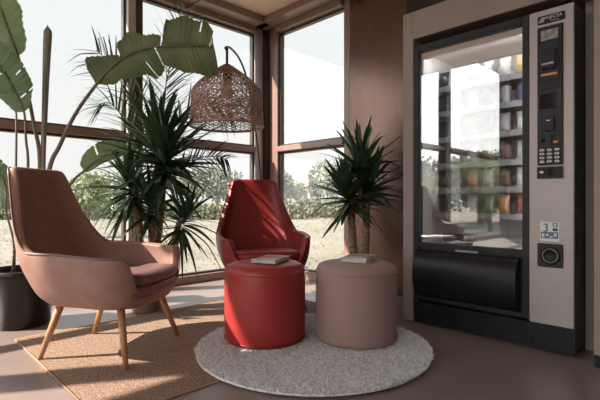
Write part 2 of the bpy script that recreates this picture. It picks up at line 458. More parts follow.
rug = thing('round_rug', 'pale grey round shaggy rug under both poufs', 'rug', (1.738, 1.675, 0))
R_ = .625
bm = lathe(B(), [(0, .0086), (R_ - .012, .0086), (R_, .010), (R_, .018), (R_ - .008, .022), (0, .022)], 96)
obj('backing', bm, 'pile', rug)
bm = B()
for i in range(52000):
    r = R_ * math.sqrt(rnd.random()) * 1.004; a = rnd.random() * 2 * PI
    x, y = r * math.cos(a), r * math.sin(a)
    h = rnd.uniform(.006, .015); t_ = rnd.random() * 2 * PI; w_ = .0030
    lx, ly = rnd.gauss(0, .006), rnd.gauss(0, .006)
    if r > R_ - .02: lx += x / r * .006; ly += y / r * .006
    dx, dy = math.cos(t_) * w_, math.sin(t_) * w_
    v = [bm.verts.new((x - dx, y - dy, .020)), bm.verts.new((x + dx, y + dy, .020)), bm.verts.new((x + lx, y + ly, .020 + h))]
    bm.faces.new(v)
pl = obj('pile', bm, 'pile', rug, 'raw'); pl['kind'] = 'stuff'

# ------------------------------------------------------------------ rattan arc lamp
LD = 3.30
lc = at(227, 125, LD)
lamp = thing('arc_lamp', 'arc floor lamp with woven rattan dome shade by the corner', 'lamp', (0, 0, 0))
RS, HS = .272, .44
def shp(v):            # radius at height fraction v of the shade
    if v < .56: return lerp(RS, RS * .955, v / .56)
    q = (v - .56) / .44
    return RS * .955 * (1 - .80 * q ** 1.45) if q < 1 else RS * .19
z0 = lc.z - .01
def sp(a, v): return Vector((lc.x + shp(v) * math.cos(a), lc.y + shp(v) * math.sin(a), z0 + v * HS))
bm = B()
nr = 26
for k in range(nr):
    v = k / (nr - 1) * .60
    ph = rnd.random()
    loop_tube(bm, [sp(2 * PI * i / 72, v) + Vector((0, 0, .003 * math.sin(i * 9 + k * 3))) for i in range(72)], .0030 if k % 5 else .0042, 4)
for k in range(5):
    v = .64 + k * .085
    loop_tube(bm, [sp(2 * PI * i / 60, v) for i in range(60)], .003, 4)
shade = obj('lamp_shade', bm, 'rattan', lamp)
rb = B()
for k in range(46):
    a = 2 * PI * k / 46
    tube(rb, [sp(a + .012 * math.sin(v * 20), v) for v in (i / 9 * .62 for i in range(10))], .0028, 4)
for k in range(34):
    a = 2 * PI * k / 34
    for sg in (1, -1):
        tube(rb, [sp(a + sg * (v - .58) * 1.5, v) for v in (.58 + i / 9 * .42 for i in range(10))], .0036, 4)
for k in range(24):
    a = 2 * PI * k / 24
    tube(rb, [sp(a + (v - .3) * 1.1, v) for v in (.16 + i / 9 * .44 for i in range(10))], .0030, 4)
    tube(rb, [sp(a - (v - .3) * 1.1, v) for v in (.16 + i / 9 * .44 for i in range(10))], .0030, 4)
obj('weave', rb, 'rattan', shade)
obj('rim', loop_tube(B(), [sp(2 * PI * i / 80, 0) for i in range(80)], .0085, 8), 'rattan', shade)
obj('top_ring', loop_tube(B(), [sp(2 * PI * i / 40, 1) for i in range(40)], .006, 6), 'rattan', shade)
apex = Vector((lc.x, lc.y, z0 + HS))
sk = lathe(B(), [(0, .02), (.030, .02), (.034, -.01), (.034, -.10), (.026, -.13), (0, -.13)], 24, apex)
obj('lamp_socket', sk, 'socket', lamp)
obj('bulb', lathe(B(), [(0, -.235), (.03, -.225), (.048, -.195), (.045, -.165), (.022, -.125), (0, -.12)], 24, apex), 'bulb', lamp)
top = at(224.5, 47, LD)
obj('hanger', tube(B(), [apex + Vector((0, 0, .0)), Vector((apex.x, apex.y, top.z - .01))], .0095, 12), 'rod', lamp)
basep = at(264, 200, 4.38); basep.z = 0
arc = cr([Vector((apex.x, apex.y, top.z - .03)), at(225.5, 47.5, 3.31), at(231, 48.5, 3.4), at(240, 60, 3.6), at(247, 80, 3.8), at(254, 120, 4.1), at(259, 160, 4.28), at(262.5, 215, 4.36), basep + Vector((0, 0, .03))], 10)
obj('pole', tube(B(), arc, .0085, 10), 'rod', lamp)
obj('lamp_base', lathe(B(), [(0, 0), (.15, 0), (.15, .018), (.14, .024), (.02, .028), (.012, .05), (0, .05)], 40, basep), 'rod', lamp)

# ------------------------------------------------------------------ plants
def pot(name_parent, c, r, h, m, taper=.82, rim=.012):
    prof = [(0, 0), (r * taper, 0), (r * taper + .005, .01), (r * .985, h - .05), (r + rim, h - .045), (r + rim, h - .005), (r + rim - .004, h), (r - .004, h), (r - .012, h - .045)]
    prof2 = prof + [(r * .93, h - .06), (0, h - .06)]
    o = obj('pot', lathe(B(), prof2, 56, c), m, name_parent)
    obj('soil', lathe(B(), [(0, h - .045), (r - .02, h - .052)], 40, c), 'soil', name_parent)
    return o
def broad_leaf(mid, side, wl, wr, foldl=.25, foldr=.25, tears=(), droop=.0, n=64, m=7, rip=.010, seed=0, skew=.72, epow=.62):
    """a torn, ribbed blade along the polyline mid; side: rough direction of its right half"""
    rr = random.Random(seed)
    P = cr(mid, max(2, n // (len(mid) - 1))); n = len(P)
    bm = B(); uv = bm.loops.layers.uv.new('UVMap')
    rowsL, rowsR = [], []
    shifts = [0.0] * n
    for i in range(n):
        t = i / (n - 1)
        tan = (P[min(i + 1, n - 1)] - P[max(i - 1, 0)]).normalized()
        s = (side - tan * side.dot(tan)).normalized(); nn = tan.cross(s)
        env = max(0.0, math.sin(PI * min(1, (t * .96 + .03) ** skew))) ** epow
        def half(sg, w, fold):
            row = []; en = env
            if isinstance(w, list):
                en = 1
                for (ta, wa), (tb, wb) in zip(w, w[1:]):
                    if ta <= t <= tb: ww_ = lerp(wa, wb, (t - ta) / max(1e-6, tb - ta))
                w = ww_ / 149
            for j in range(m + 1):
                q = j / m
                ww = w * en * q
                sweep = .30 * ww
                off = s * sg * ww * math.cos(fold * q) + nn * (ww * math.sin(fold * q)) + tan * sweep
                off += nn * rip * q * math.sin(i * 1.7 + sg) * .6 + nn * rip * 1.4 * q * math.sin(i * .35 + sg * 2 + seed)
                off += Vector((0, 0, -droop * q * q * w))
                row.append((P[i] + off, (t, .5 + sg * q * .5)))
            return row
        rowsL.append(half(-1, wl, foldl)); rowsR.append(half(1, wr, foldr))
    for sgn, rows in ((-1, rowsL), (1, rowsR)):
        vv = [[bm.verts.new(c) for c, _ in r] for r in rows]
        for i in range(n - 1):
            cut = m + 1
            for ti, ts, depth in tears:
                if ts == sgn and int(ti * (n - 1)) == i: cut = int(depth * m)
            for j in range(m):
                if j >= cut: continue
                f = bm.faces.new((vv[i][j], vv[i + 1][j], vv[i + 1][j + 1], vv[i][j + 1]))
                for lp, (a, b_) in zip(f.loops, ((i, j), (i + 1, j), (i + 1, j + 1), (i, j + 1))): lp[uv].uv = rows[a][b_][1]
    bmesh.ops.remove_doubles(bm, verts=bm.verts, dist=1e-5)
    return bm, P
PD = 2.87
pc = FW * PD + RT * ((22 - 300) / FPX * PD)
bird = thing('bird_of_paradise_plant', 'tall broad-leaved potted plant in black nursery pot behind the taupe chair', 'plant', (0, 0, 0))
pot(bird, (pc.x, pc.y, 0), .192, .365, 'potblack')
def root(px): 
    q = at(px, 200, PD); return Vector((q.x, q.y, .31))
def stalk(pts, r0, r1, parent):
    P = cr(pts, 8); k = len(P)
    return obj('stalk', tube(B(), P, [lerp(r0, r1, i / (k - 1)) for i in range(k)], 10), 'petiole', parent)
# arched leaf reaching to the right
mid = [at(96, 85, 2.9), at(109, 70, 2.92), at(128, 55, 2.94), at(150, 47.5, 2.96), at(175, 45.5, 2.98), at(200, 45.5, 3.0), at(214, 46.5, 3.0)]
bm, P = broad_leaf(mid, Vector((0, 0, -1)) + FW * -.25, [(0, 0), (.02, 16), (.07, 21), (.15, 17), (.25, 6), (.28, 4), (.285, 15), (.36, 18), (.52, 11), (.57, 9), (.58, 25), (.70, 27), (.84, 22), (.93, 15), (.935, 4), (.95, 9), (1, 0)],
                   [(0, 0), (.02, 5), (.08, 12), (.2, 19), (.36, 31), (.45, 30), (.52, 21), (.53, 18), (.60, 23), (.75, 29), (.88, 30), (.95, 27), (.985, 20), (1, 3)],
                   foldl=-.55, foldr=.5, tears=[(.28, -1, .15), (.57, -1, .1), (.525, 1, .12), (.40, 1, .5), (.935, -1, .1), (.80, -1, .6)], n=120, seed=3)
lf = obj('leaf', bm, 'banana', bird, 'raw'); lf['label'] = 'large arched leaf reaching over to the lamp'
stalk([root(36), at(48, 176, 2.86), at(60, 145, 2.87), at(76, 113, 2.88), mid[0], mid[1], mid[2], mid[3], mid[4], mid[5]], .016, .004, lf)
# upright leaf at upper left
mid = [at(18, 56, 2.85), at(9, 32, 2.83), at(0, 8, 2.80), at(-12, -25, 2.76), at(-26, -55, 2.70)]
bm, P = broad_leaf(mid, RT * 1.0 + Vector((0, 0, .3)), .17, .155, foldl=.5, foldr=-.35, tears=[(.4, -1, .2)], n=60, seed=5)
lf = obj('leaf', bm, 'banana_pale', bird, 'raw')
stalk([root(30), at(40, 170, 2.86), at(33, 120, 2.86), at(26, 85, 2.855), mid[0], mid[1], mid[2], mid[3]], .015, .004, lf)
# lower left drooping leaf
mid = [at(24, 112, 2.78), at(15, 92, 2.76), at(5, 74, 2.73), at(-10, 52, 2.70), at(-30, 36, 2.66)]
bm, P = broad_leaf(mid, RT * .8 + Vector((0, 0, .8)), .13, .135, foldl=.3, foldr=-.2, tears=[(.15, 1, .2), (.4, 1, .5), (.5, -1, .2)], n=60, seed=8)
lf = obj('leaf', bm, 'banana_grey', bird, 'raw')
stalk([root(24), at(28, 172, 2.8), at(26, 140, 2.79), mid[0], mid[1], mid[2]], .010, .004, lf)
# bit of another leaf behind it
mid = [at(12, 70, 3.0), at(3, 56, 3.02), at(-12, 45, 3.04), at(-30, 40, 3.06)]
bm, P = broad_leaf(mid, RT * .3 + Vector((0, 0, .9)), .08, .08, n=40, seed=9)
lf = obj('leaf', bm, 'banana_pale', bird, 'raw')
stalk([root(14), at(16, 160, 2.95), at(16, 110, 2.98), mid[0], mid[1]], .009, .004, lf)
# small low leaf behind the chair
mid = [at(84, 171, 3.0), at(96, 161, 3.02), at(108, 155, 3.04), at(120, 152.5, 3.06), at(132, 151, 3.08)]
bm, P = broad_leaf(mid, Vector((0, 0, 1)), .045, .105, foldl=.3, foldr=.5, tears=[(.3, 1, .4)], n=40, seed=12)
lf = obj('leaf', bm, 'banana_pale', bird, 'raw')
stalk([root(40), at(58, 205, 2.93), at(73, 181, 2.97), mid[0], mid[1], mid[2], mid[3]], .012, .004, lf)
# dark leaf at the left edge
mid = [at(6, 210, 2.75), at(6, 192, 2.74), at(2, 176, 2.72), at(-8, 165, 2.7), at(-22, 160, 2.68)]
bm, P = broad_leaf(mid, RT, .07, .07, n=40, seed=14)
lf = obj('leaf', bm, 'banana_grey', bird, 'raw')
stalk([root(12), at(14, 245, 2.78), mid[0], mid[1], mid[2]], .008, .004, lf)
# rolled new leaf
sp_pts = cr([root(44), at(43, 172, 2.87), at(44.5, 120, 2.87), at(46, 75, 2.87), at(47.2, 45, 2.87), at(47.8, 33, 2.87), at(47.4, 25, 2.87)], 6)
k = len(sp_pts)
def srad(i):
    t = i / (k - 1)
    return .016 + .010 * ss(.2, .75, t) if t < .86 else lerp(.025, .002, ss(.84, 1, t) ** 1.1)
obj('rolled_leaf', tube(B(), sp_pts, [srad(i) for i in range(k)], 12), 'spear', bird)

def strap(bm, c, d, L, w, droop, rr, seg=9, fold=.25):
    d = d.normalized(); hs = d.cross(Vector((0, 0, 1)))
    if hs.length < .05: hs = Vector((1, 0, 0))
    hs.normalize(); tw = rr.uniform(-.5, .5)
    nn = hs.cross(d); hs = (hs * math.cos(tw) + nn * math.sin(tw)).normalized()
    prev = None; kink = rr.random() < .16; kt = rr.uniform(.5, .75)
    for i in range(seg + 1):
        t = i / seg
        p = c + d * (L * t) + Vector((0, 0, -droop * L * t ** 2.2))
        if kink and t > kt: p += Vector((0, 0, -(t - kt) * L * .6))
        ww = w * min(1, .45 + t * 3) * max(0, 1 - t) ** .55 if t < 1 else 0
        tip = i == seg
        up = nn * (ww * fold)
        row = [bm.verts.new(p)] if tip else [bm.verts.new(p - hs * ww + up), bm.verts.new(p), bm.verts.new(p + hs * ww + up)]
        if prev:
            if tip:
                bm.faces.new((prev[0], prev[1], row[0])); bm.faces.new((prev[1], prev[2], row[0]))
            else:
                bm.faces.new((prev[0], prev[1], row[1], row[0])); bm.faces.new((prev[1], prev[2], row[2], row[1]))
        prev = row
def head(bm, c, n, L, w, rr, ax=Vector((0, 0, 1)), spread=1.9, stem=.16, droopk=.3, keep=None):
    ax = ax.normalized(); s1 = ax.cross(Vector((.3, .9, .1))).normalized(); s2 = ax.cross(s1)
    for i in range(n):
        u = (i + .5) / n; a = i * 2.39996 + rr.uniform(-.3, .3)
        pol = .10 + spread * u ** .85 + rr.uniform(-.12, .12)
        d = ax * math.cos(pol) + (s1 * math.cos(a) + s2 * math.sin(a)) * math.sin(pol)
        ll = L * rr.uniform(.78, 1.08) * (.82 + .3 * math.sin(PI * min(1, u * 1.2)))
        if keep and not keep(c + d * ll): ll *= .55
        strap(bm, c + ax * stem * (1 - u), d, ll, w * rr.uniform(.8, 1.15), droopk * rr.uniform(.3, 1.3) * (.3 + u), rr)
def trunk(pts, r0, r1, parent):
    P = cr(pts, 10); k = len(P)
    rads = [lerp(r0, r1, i / (k - 1)) * (1 + .07 * (i % 2)) for i in range(k)]
    return obj('trunk', tube(B(), P, rads, 14), 'bark', parent)
# large dark strap-leaved plant in the bronze pot
inside = lambda p: p.y < YW - .06
yb = thing('yucca_plant', 'large dark strap-leaved plant in bronze pot between the chairs', 'plant', (0, 0, 0), 0, 'potted yuccas')
yc = Vector((1.45, 3.085, 0))
pot(yb, yc, .122, .25, 'potbronze', .80, .004)
rr = random.Random(11)
h1 = at(165, 176, 3.2); h2 = at(135, 203, 3.12); h3 = at(180, 234, 3.16)
for hc, n, L, w, sp_, base, dk, ax in (
        (h1, 84, .50, .032, 2.0, (.03, .0), .22, Vector((0, 0, 1))),
        (at(158, 158, 3.3), 52, .50, .030, 1.75, (.05, .03), .2, Vector((0.1, 0, 1))),
        (at(150, 222, 3.14), 40, .32, .024, 2.1, (.0, -.04), .35, Vector((-.1, -.2, 1))),
        (h2, 64, .38, .026, 2.1, (-.03, .02), .35, Vector((-.25, .1, 1))),
        (h3, 46, .35, .020, 2.25, (.05, -.02), .45, Vector((.35, -.1, .9)))):
    bm = B(); head(bm, hc, n, L, w, rr, ax, sp_, .16, dk, inside)
    st = yc + Vector((base[0], base[1], .2))
    t_ = trunk([st, st.lerp(hc, .5) + Vector((.01, -.01, .03)), hc + Vector((0, 0, .10))], .026, .019, yb)
    obj('foliage', bm, 'yucca', yb, 'raw')
# fine-leaved palm behind it
pm = thing('palm_plant', 'fine-leaved palm rising behind the dark strap-leaved plant', 'plant', (0, 0, 0))
pc2 = at(152, 200, 3.55); pc2.z = 0
pot(pm, pc2, .125, .26, 'potbronze', .8, .004)
def frond(bm_r, bm_l, mid, Ll, rr, pairs=30, w=.0085):
    P = cr(mid, 12); k = len(P)
    tube(bm_r, P, [lerp(.008, .002, i / (k - 1)) for i in range(k)], 6)
    for q in range(pairs):
        t = .34 + .66 * q / (pairs - 1); i = min(k - 2, int(t * (k - 1)))
        tan = (P[i + 1] - P[i]).normalized(); p = P[i]
        side = tan.cross(FW).normalized()
        L = Ll * (.55 + .6 * math.sin(PI * min(1, .12 + .85 * (t - .34) / .66)))
        for sg in (1, -1):
            d = tan * rr.uniform(.75, 1.1) + side * sg * .8 + FW * rr.uniform(-.35, .15)
            strap(bm_l, p, d, L * rr.uniform(.85, 1.1), w, .22 * rr.uniform(.3, 1.5), rr, 7, .15)
fr_sets = [
    ([at(150, 215, 3.5), at(146, 150, 3.45), at(136, 105, 3.4), at(118, 72, 3.35), at(96, 50, 3.3)], .34),
    ([at(152, 215, 3.5), at(158, 140, 3.45), at(166, 85, 3.42), at(176, 40, 3.38), at(186, 6, 3.32)], .34),
    ([at(153, 215, 3.5), at(165, 160, 3.42), at(182, 122, 3.35), at(206, 106, 3.28), at(232, 112, 3.2)], .24),
    ([at(150, 215, 3.5), at(140, 165, 3.42), at(126, 125, 3.36), at(112, 104, 3.3), at(98, 104, 3.24)], .26),
    ([at(154, 215, 3.5), at(172, 180, 3.4), at(196, 160, 3.32), at(214, 156, 3.28), at(228, 160, 3.22)], .18),
    ([at(153, 215, 3.5), at(158, 165, 3.46), at(163, 120, 3.44), at(166, 85, 3.42), at(167, 55, 3.4)], .38),
]
rr = random.Random(21)
for mid, Ll in fr_sets:
    a, b_ = B(), B()
    base = pc2 + Vector((rr.uniform(-.03, .03), rr.uniform(-.03, .03), .2))
    frond(a, b_, [base] + mid, Ll, rr)
    fo = obj('frond', b_, 'palm', pm, 'raw'); obj('frond_stem', a, 'palm', fo)
# twin-trunked yucca by the bronze wall
yr = thing('yucca_plant', 'twin-trunked yucca in front of the bronze wall panel', 'plant', (0, 0, 0), 0, 'potted yuccas')
yc = at(360, 200, 3.5); yc.z = 0
pot(yr, yc, .115, .25, 'potbronze', .8, .004)
rr = random.Random(33)
in2 = lambda p: p.x < XW - .05
for (px, py, d), n, L, base, ax, sp_ in (((350, 208, 3.46), 70, .38, (-.03, .02), Vector((-.25, .1, 1)), 1.95), ((367, 200, 3.54), 66, .38, (.03, -.02), Vector((.10, 0, 1)), 1.7), ((361, 178, 3.52), 44, .41, (.0, .0), Vector((-.05, 0, 1)), 1.5)):
    hc = at(px, py, d)
    bm = B(); head(bm, hc, n, L, .030, rr, ax, sp_, .14, .16, in2)
    st = yc + Vector((base[0], base[1], .2))
    if n != 44: trunk([st, st.lerp(hc, .5), hc + Vector((0, 0, .05))], .031, .029, yr)
    else: trunk([at(360, 208, 3.5), hc], .022, .018, yr)
    obj('foliage', bm, 'yucca', yr, 'raw')

# ------------------------------------------------------------------ vending machine
vm = thing('vending_machine', 'tall black and silver snack vending machine with glass front set in the taupe casing', 'vending machine', (2.60, 1.10, 0))
VY0, VY1, VX1 = .632, 1.562, 3.165     # right and left side (as seen), back
O = Vector((2.60, 1.10, 0))
def vb(name, m, x0, x1, y0, y1, z0, z1, parent=None, bev=.003, smooth=False):
    return obj(name, bx(x0 - O.x, x1 - O.x, y0 - O.y, y1 - O.y, z0, z1, bev=bev), m, parent or vm, smooth)
cab = B()
def cb(x0, x1, y0, y1, z0, z1): box(cab, x0 - O.x, x1 - O.x, y0 - O.y, y1 - O.y, z0, z1)
cb(2.64, VX1, VY0, VY0 + .02, .02, 1.83); cb(2.64, VX1, VY1 - .02, VY1, .02, 1.83)
cb(2.64, VX1, VY0, VY1, 1.81, 1.83); cb(VX1 - .02, VX1, VY0, VY1, .02, 1.83); cb(2.64, VX1, VY0, VY1, .02, .16)
cb(2.64, VX1, .83, .85, .02, 1.83)
obj('cabinet', cab, 'black', vm, False)
for fy in (VY0 + .06, VY1 - .06):
    for fx in (2.70, VX1 - .08):
        obj('foot', lathe(B(), [(0, 0), (.022, 0), (.022, .012), (.012, .014), (.012, .022), (0, .022)], 16, (fx - O.x, fy - O.y, 0)), 'blackmatt', vm)
# lining of the product chamber
ln = B()
GY0, GY1 = .884, 1.528
def lb(*q): box(ln, q[0] - O.x, q[1] - O.x, q[2] - O.y, q[3] - O.y, q[4], q[5])
lb(2.645, 3.14, GY1 + .001, GY1 + .012, .45, 1.805); lb(2.645, 3.14, .852, .864, .45, 1.805)
lb(3.13, 3.142, .86, GY1, .45, 1.805); lb(2.645, 3.14, .86, GY1, 1.793, 1.805); lb(2.645, 3.14, .86, GY1, .45, .462)
obj('chamber_lining', ln, 'inner', vm, False)
# door frame and glass
df = B()
def fb(*q): box(df, q[0] - O.x, q[1] - O.x, q[2] - O.y, q[3] - O.y, q[4], q[5], .004)
fb(2.585, 2.64, GY1, VY1, .02, 1.828); fb(2.585, 2.64, .846, GY0, .16, 1.828)
fb(2.585, 2.64, GY0, GY1, 1.782, 1.828); fb(2.585, 2.64, GY0, GY1, .50, .533); fb(2.59, 2.64, GY0, GY1, .16, .20)
obj('door_frame', df, 'charcoal', vm, False)
vb('glass_front', 'mglass', 2.604, 2.608, GY0 - .005, GY1 + .005, .525, 1.79, bev=0)
# lamp inside the top
vb('interior_light', 'tube', 2.665, 2.685, .90, 1.49, 1.765, 1.785, bev=.004)
vb('interior_light', 'tube', 2.648, 2.660, .872, .880, .60, 1.74, bev=.002)  # hidden side strip, added to brighten the product chamber
vb('header_strip', 'inner', 2.625, 2.66, GY0, GY1, 1.745, 1.785)
# shelves and coils
SH = [1.565, 1.40, 1.225, 1.05, .885, .72]
coil = None; colsY = [1.472, 1.37, 1.268, 1.166, 1.064, .962]
for si, z in enumerate(SH):
    s_ = vb('shelf', 'shelfm', 2.77, 3.12, .866, 1.522, z - .008, z, bev=.001)
    obj('price_rail', bx(2.758 - O.x, 2.77 - O.x, .866 - O.y, 1.522 - O.y, z - .03, z + .006), 'shelfm', s_, False)
    for cy in colsY:
        if coil is None:
            pts = [Vector((t / 60 * .30, .040 * math.sin(t / 60 * 2 * PI * 5), .042 + .040 * math.cos(t / 60 * 2 * PI * 5))) for t in range(61)]
            coil = obj('spiral_coil', tube(B(), pts, .0024, 5), 'wire', vm); c_ = coil
        else:
            c_ = coil.copy(); COL.objects.link(c_); c_.parent = vm
        c_.location = (2.775 - O.x, cy - O.y, z + .002)
# silver control column
vb('control_column', 'silver', 2.585, 2.64, VY0, .846, .145, 1.828)
vb('side_cheek', 'black', 2.58, 2.75, VY0 - .006, VY0 - .001, .025, 1.826, bev=.001)
# delivery drawer: a bulging flap with end caps
fl = B(); prof = []
for k in range(17):
    a = PI * k / 16; prof.append((2.588 - .085 * math.sin(a) ** .8, .337 + .150 * math.cos(a)))
ra = [[fl.verts.new((x - O.x, y - O.y, z)) for x, z in prof] for y in (.893, .900, 1.515, 1.525)]
for a, b_ in zip(ra, ra[1:]):
    for k in range(16): fl.faces.new((a[k], a[k + 1], b_[k + 1], b_[k]))
fl.faces.new(ra[0]); fl.faces.new(ra[-1][::-1])
flap = sharp(obj('delivery_flap', fl, 'black', vm), 40)
vb('flap_backplate', 'blackmatt', 2.594, 2.64, GY0, GY1, .195, .505)
vb('flap_label', 'shelfm', 2.578, 2.5945, 1.13, 1.27, .492, .504, flap, bev=.001)
kp = obj('kick_plate', bx(2.583 - O.x, 2.64 - O.x, VY0 - O.y, VY1 - O.y,   .010, .143, bev=.003), 'black', vm, False)
vt = B()
for r_ in range(5):
    for c_ in range(26):
        y = .90 + c_ * .013
        box(vt, 2.5825 - O.x, 2.5835 - O.x, y - O.y, y + .008 - O.y, .045 + r_ * .017, .049 + r_ * .017)
obj('vent_slots', vt, 'charcoal', kp, False)
obj('badge', bx(2.5815 - O.x, 2.5835 - O.x, 1.40 - O.y, 1.50 - O.y, .108, .124), 'charcoal', kp, False)
obj('kick_plate_seam', bx(2.5815 - O.x, 2.5835 - O.x, .847 - O.y, .850 - O.y, .024, .142), 'charcoal', kp, False)
# name plate
def text(name, body, size, y, z, x, m, parent, sx=1.0):
    cu = bpy.data.curves.new(name, 'FONT'); cu.body = body; cu.size = size; cu.align_x = 'CENTER'; cu.align_y = 'CENTER'; cu.extrude = .0004
    cu.materials.append(M[m]); o = bpy.data.objects.new(name, cu); COL.objects.link(o); o.parent = parent
    bpy.context.view_layer.update()
    me = bpy.data.meshes.new_from_object(o.evaluated_get(bpy.context.evaluated_depsgraph_get())); bpy.data.objects.remove(o)
    o = bpy.data.objects.new(name, me); COL.objects.link(o); o.parent = parent
    o.location = (x - O.x, y - O.y, z); o.rotation_euler = (PI / 2, 0, -PI / 2); o.scale = (sx, 1, 1); return o
sg = vb('name_plate', 'black', 2.580, 2.586, .672, .804, 1.752, 1.797)
text('plate_lettering', 'NECTA', .024, .722, 1.780, 2.5795, 'sign_text', sg, .98)
text('plate_small_lettering', 'Vending', .012, .722, 1.762, 2.5795, 'sign_text', sg, 1.1)
lg = B()
for k in range(5):
    z = 1.762 + k * .0055
    y0_ = .798 - .003 * k
    box(lg, 2.5790 - O.x, 2.5800 - O.x, y0_ - .024 - O.y, y0_ - O.y, z, z + .0032)
obj('plate_emblem', lg, 'sign_text', sg, False)
# control panel
cp = vb('control_panel', 'charcoal', 2.574, 2.586, .680, .803, .995, 1.735)
P0 = .7415
def fe(name, m, y0, y1, z0, z1, d=.004, parent=None, base=2.574, bev=.0015):
    return vb(name, m, base - d, base + .001, y0, y1, z0, z1, parent or vm, bev)
fe('upper_bezel', 'blackmatt', .682, .801, 1.40, 1.733, .005)
fe('price_display', 'screen', .700, .782, 1.658, 1.712, .008)
bz = fe('note_reader', 'charcoal', .694, .789, 1.445, 1.640, .012, bev=.005)
obj('note_slot', bx(2.540 - O.x, 2.566 - O.x, .706 - O.y, .777 - O.y, 1.50, 1.605, bev=.006), 'black', bz, False)
obj('slot_lip', bx(2.534 - O.x, 2.545 - O.x, .712 - O.y, .771 - O.y, 1.520, 1.530, bev=.002), 'shelfm', bz, False)
obj('guide_stripe', bx(2.5605 - O.x, 2.563 - O.x, .702 - O.y, .781 - O.y, 1.468, 1.480), 'orange', bz, False)
fe('dark_display', 'screendark', .692, .790, 1.295, 1.375, .004)
cr_ = fe('card_reader', 'blackmatt', .718, .766, 1.175, 1.255, .020)
obj('reader_face', bx(2.5535 - O.x, 2.555 - O.x, .724 - O.y, .760 - O.y, 1.20, 1.246), 'charcoal', cr_, False)
obj('reader_mark', bx(2.553 - O.x, 2.554 - O.x, .733 - O.y, .752 - O.y, 1.226, 1.232), 'sign_text', cr_, False)
obj('coin_button', lathe(B(), [(0, 0), (.011, 0), (.011, .012), (.008, .016), (0, .016)], 20), 'black', vm).matrix_basis = Matrix.Translation((2.574 - O.x, .775 - O.y, 1.128)) @ Matrix.Rotation(-PI / 2, 4, 'Y')
cs = fe('coin_slot', 'screendark', .696, .738, 1.098, 1.158, .004)
obj('coin_lip', bx(2.566 - O.x, 2.572 - O.x, .702 - O.y, .724 - O.y, 1.110, 1.122, bev=.002), 'orange', cs, False)
kpd = fe('keypad', 'black', .688, .797, 1.005, 1.085, .003)
digits = ['1', '2', '3', '4', '5', '6', '7', '8', '9', '*', '0', 'C']
for i, dch in enumerate(digits):
    y = .778 - (i % 3) * .036; z = 1.075 - (i // 3) * .0205
    kb = obj('key', lathe(B(), [(0, 0), (.0125, 0), (.0125, .003), (.011, .0045), (0, .0045)], 18), 'wire', kpd)
    kb.matrix_basis = Matrix.Translation((2.571 - O.x, y - O.y, z)) @ Matrix.Rotation(-PI / 2, 4, 'Y') @ Matrix.Diagonal((.78, 1, 1, 1))
    text('key_mark', dch, .014, y, z, 2.5658, 'darkpr', kpd)
lw = fe('coin_return_plate', 'blackmatt', .680, .803, .925, .987, .005)
obj('lock', lathe(B(), [(0, 0), (.012, 0), (.012, .006), (0, .006)], 20), 'chrome', lw).matrix_basis = Matrix.Translation((2.569 - O.x, .777 - O.y, .957)) @ Matrix.Rotation(-PI / 2, 4, 'Y')
obj('return_window', bx(2.567 - O.x, 2.570 - O.x, .695 - O.y, .748 - O.y, .938, .975), 'screendark', lw, False)
# sticker with the number
st = vb('number_sticker', 'white', 2.583, 2.5855, .700, .792, .590, .694, bev=0)
def pr(name, m, y0, y1, z0, z1): return obj(name, bx(2.582 - O.x, 2.5835 - O.x, y0 - O.y, y1 - O.y, z0, z1), m, st, False)
text('sticker_number', '3', .062, .763, .660, 2.5822, 'darkpr', st)
pr('sticker_blue_band', 'bluepr', .704, .788, .606, .640)
ic = B()
for k, (ya, yb_) in enumerate(((.770, .782), (.750, .762), (.730, .745), (.711, .724))):
    for zz in ((.612, .632), (.618, .630), (.612, .619), (.616, .634))[k:k + 1]:
        box(ic, 2.5812 - O.x, 2.5822 - O.x, ya - O.y, yb_ - O.y, zz[0], zz[1])
obj('sticker_icons', ic, 'white', st, False)
pr('sticker_green_mark', 'greenpr', .706, .730, .666, .690); pr('sticker_green_centre', 'white', .7125, .7235, .672, .684).location.x = -.0008
pr('sticker_dark_mark', 'darkpr', .706, .730, .646, .660)
# coin return cup
cu_ = vb('coin_cup', 'charcoal', 2.577, 2.586, .680, .804, .452, .578)
rg = obj('cup_ring', lathe(B(), [(.034, 0), (.048, 0), (.048, .005), (.043, .009), (.036, .006), (.034, -.0)], 40), 'blackmatt', cu_)
rg.matrix_basis = Matrix.Translation((2.577 - O.x, .740 - O.y, .515)) @ Matrix.Rotation(-PI / 2, 4, 'Y')
rg = obj('cup_hollow', lathe(B(), [(0, .001), (.034, .001), (.0345, .0045), (.0325, .0045), (.031, .002), (0, .0015)], 40), 'blackmatt', cu_)
rg.matrix_basis = Matrix.Translation((2.577 - O.x, .740 - O.y, .515)) @ Matrix.Rotation(-PI / 2, 4, 'Y')
rg = obj('cup_chrome_ring', lathe(B(), [(.0345, .003), (.037, .003), (.037, .0085), (.0345, .0085), (.0345, .003)], 40), 'wire', cu_)
rg.matrix_basis = Matrix.Translation((2.577 - O.x, .740 - O.y, .515)) @ Matrix.Rotation(-PI / 2, 4, 'Y')

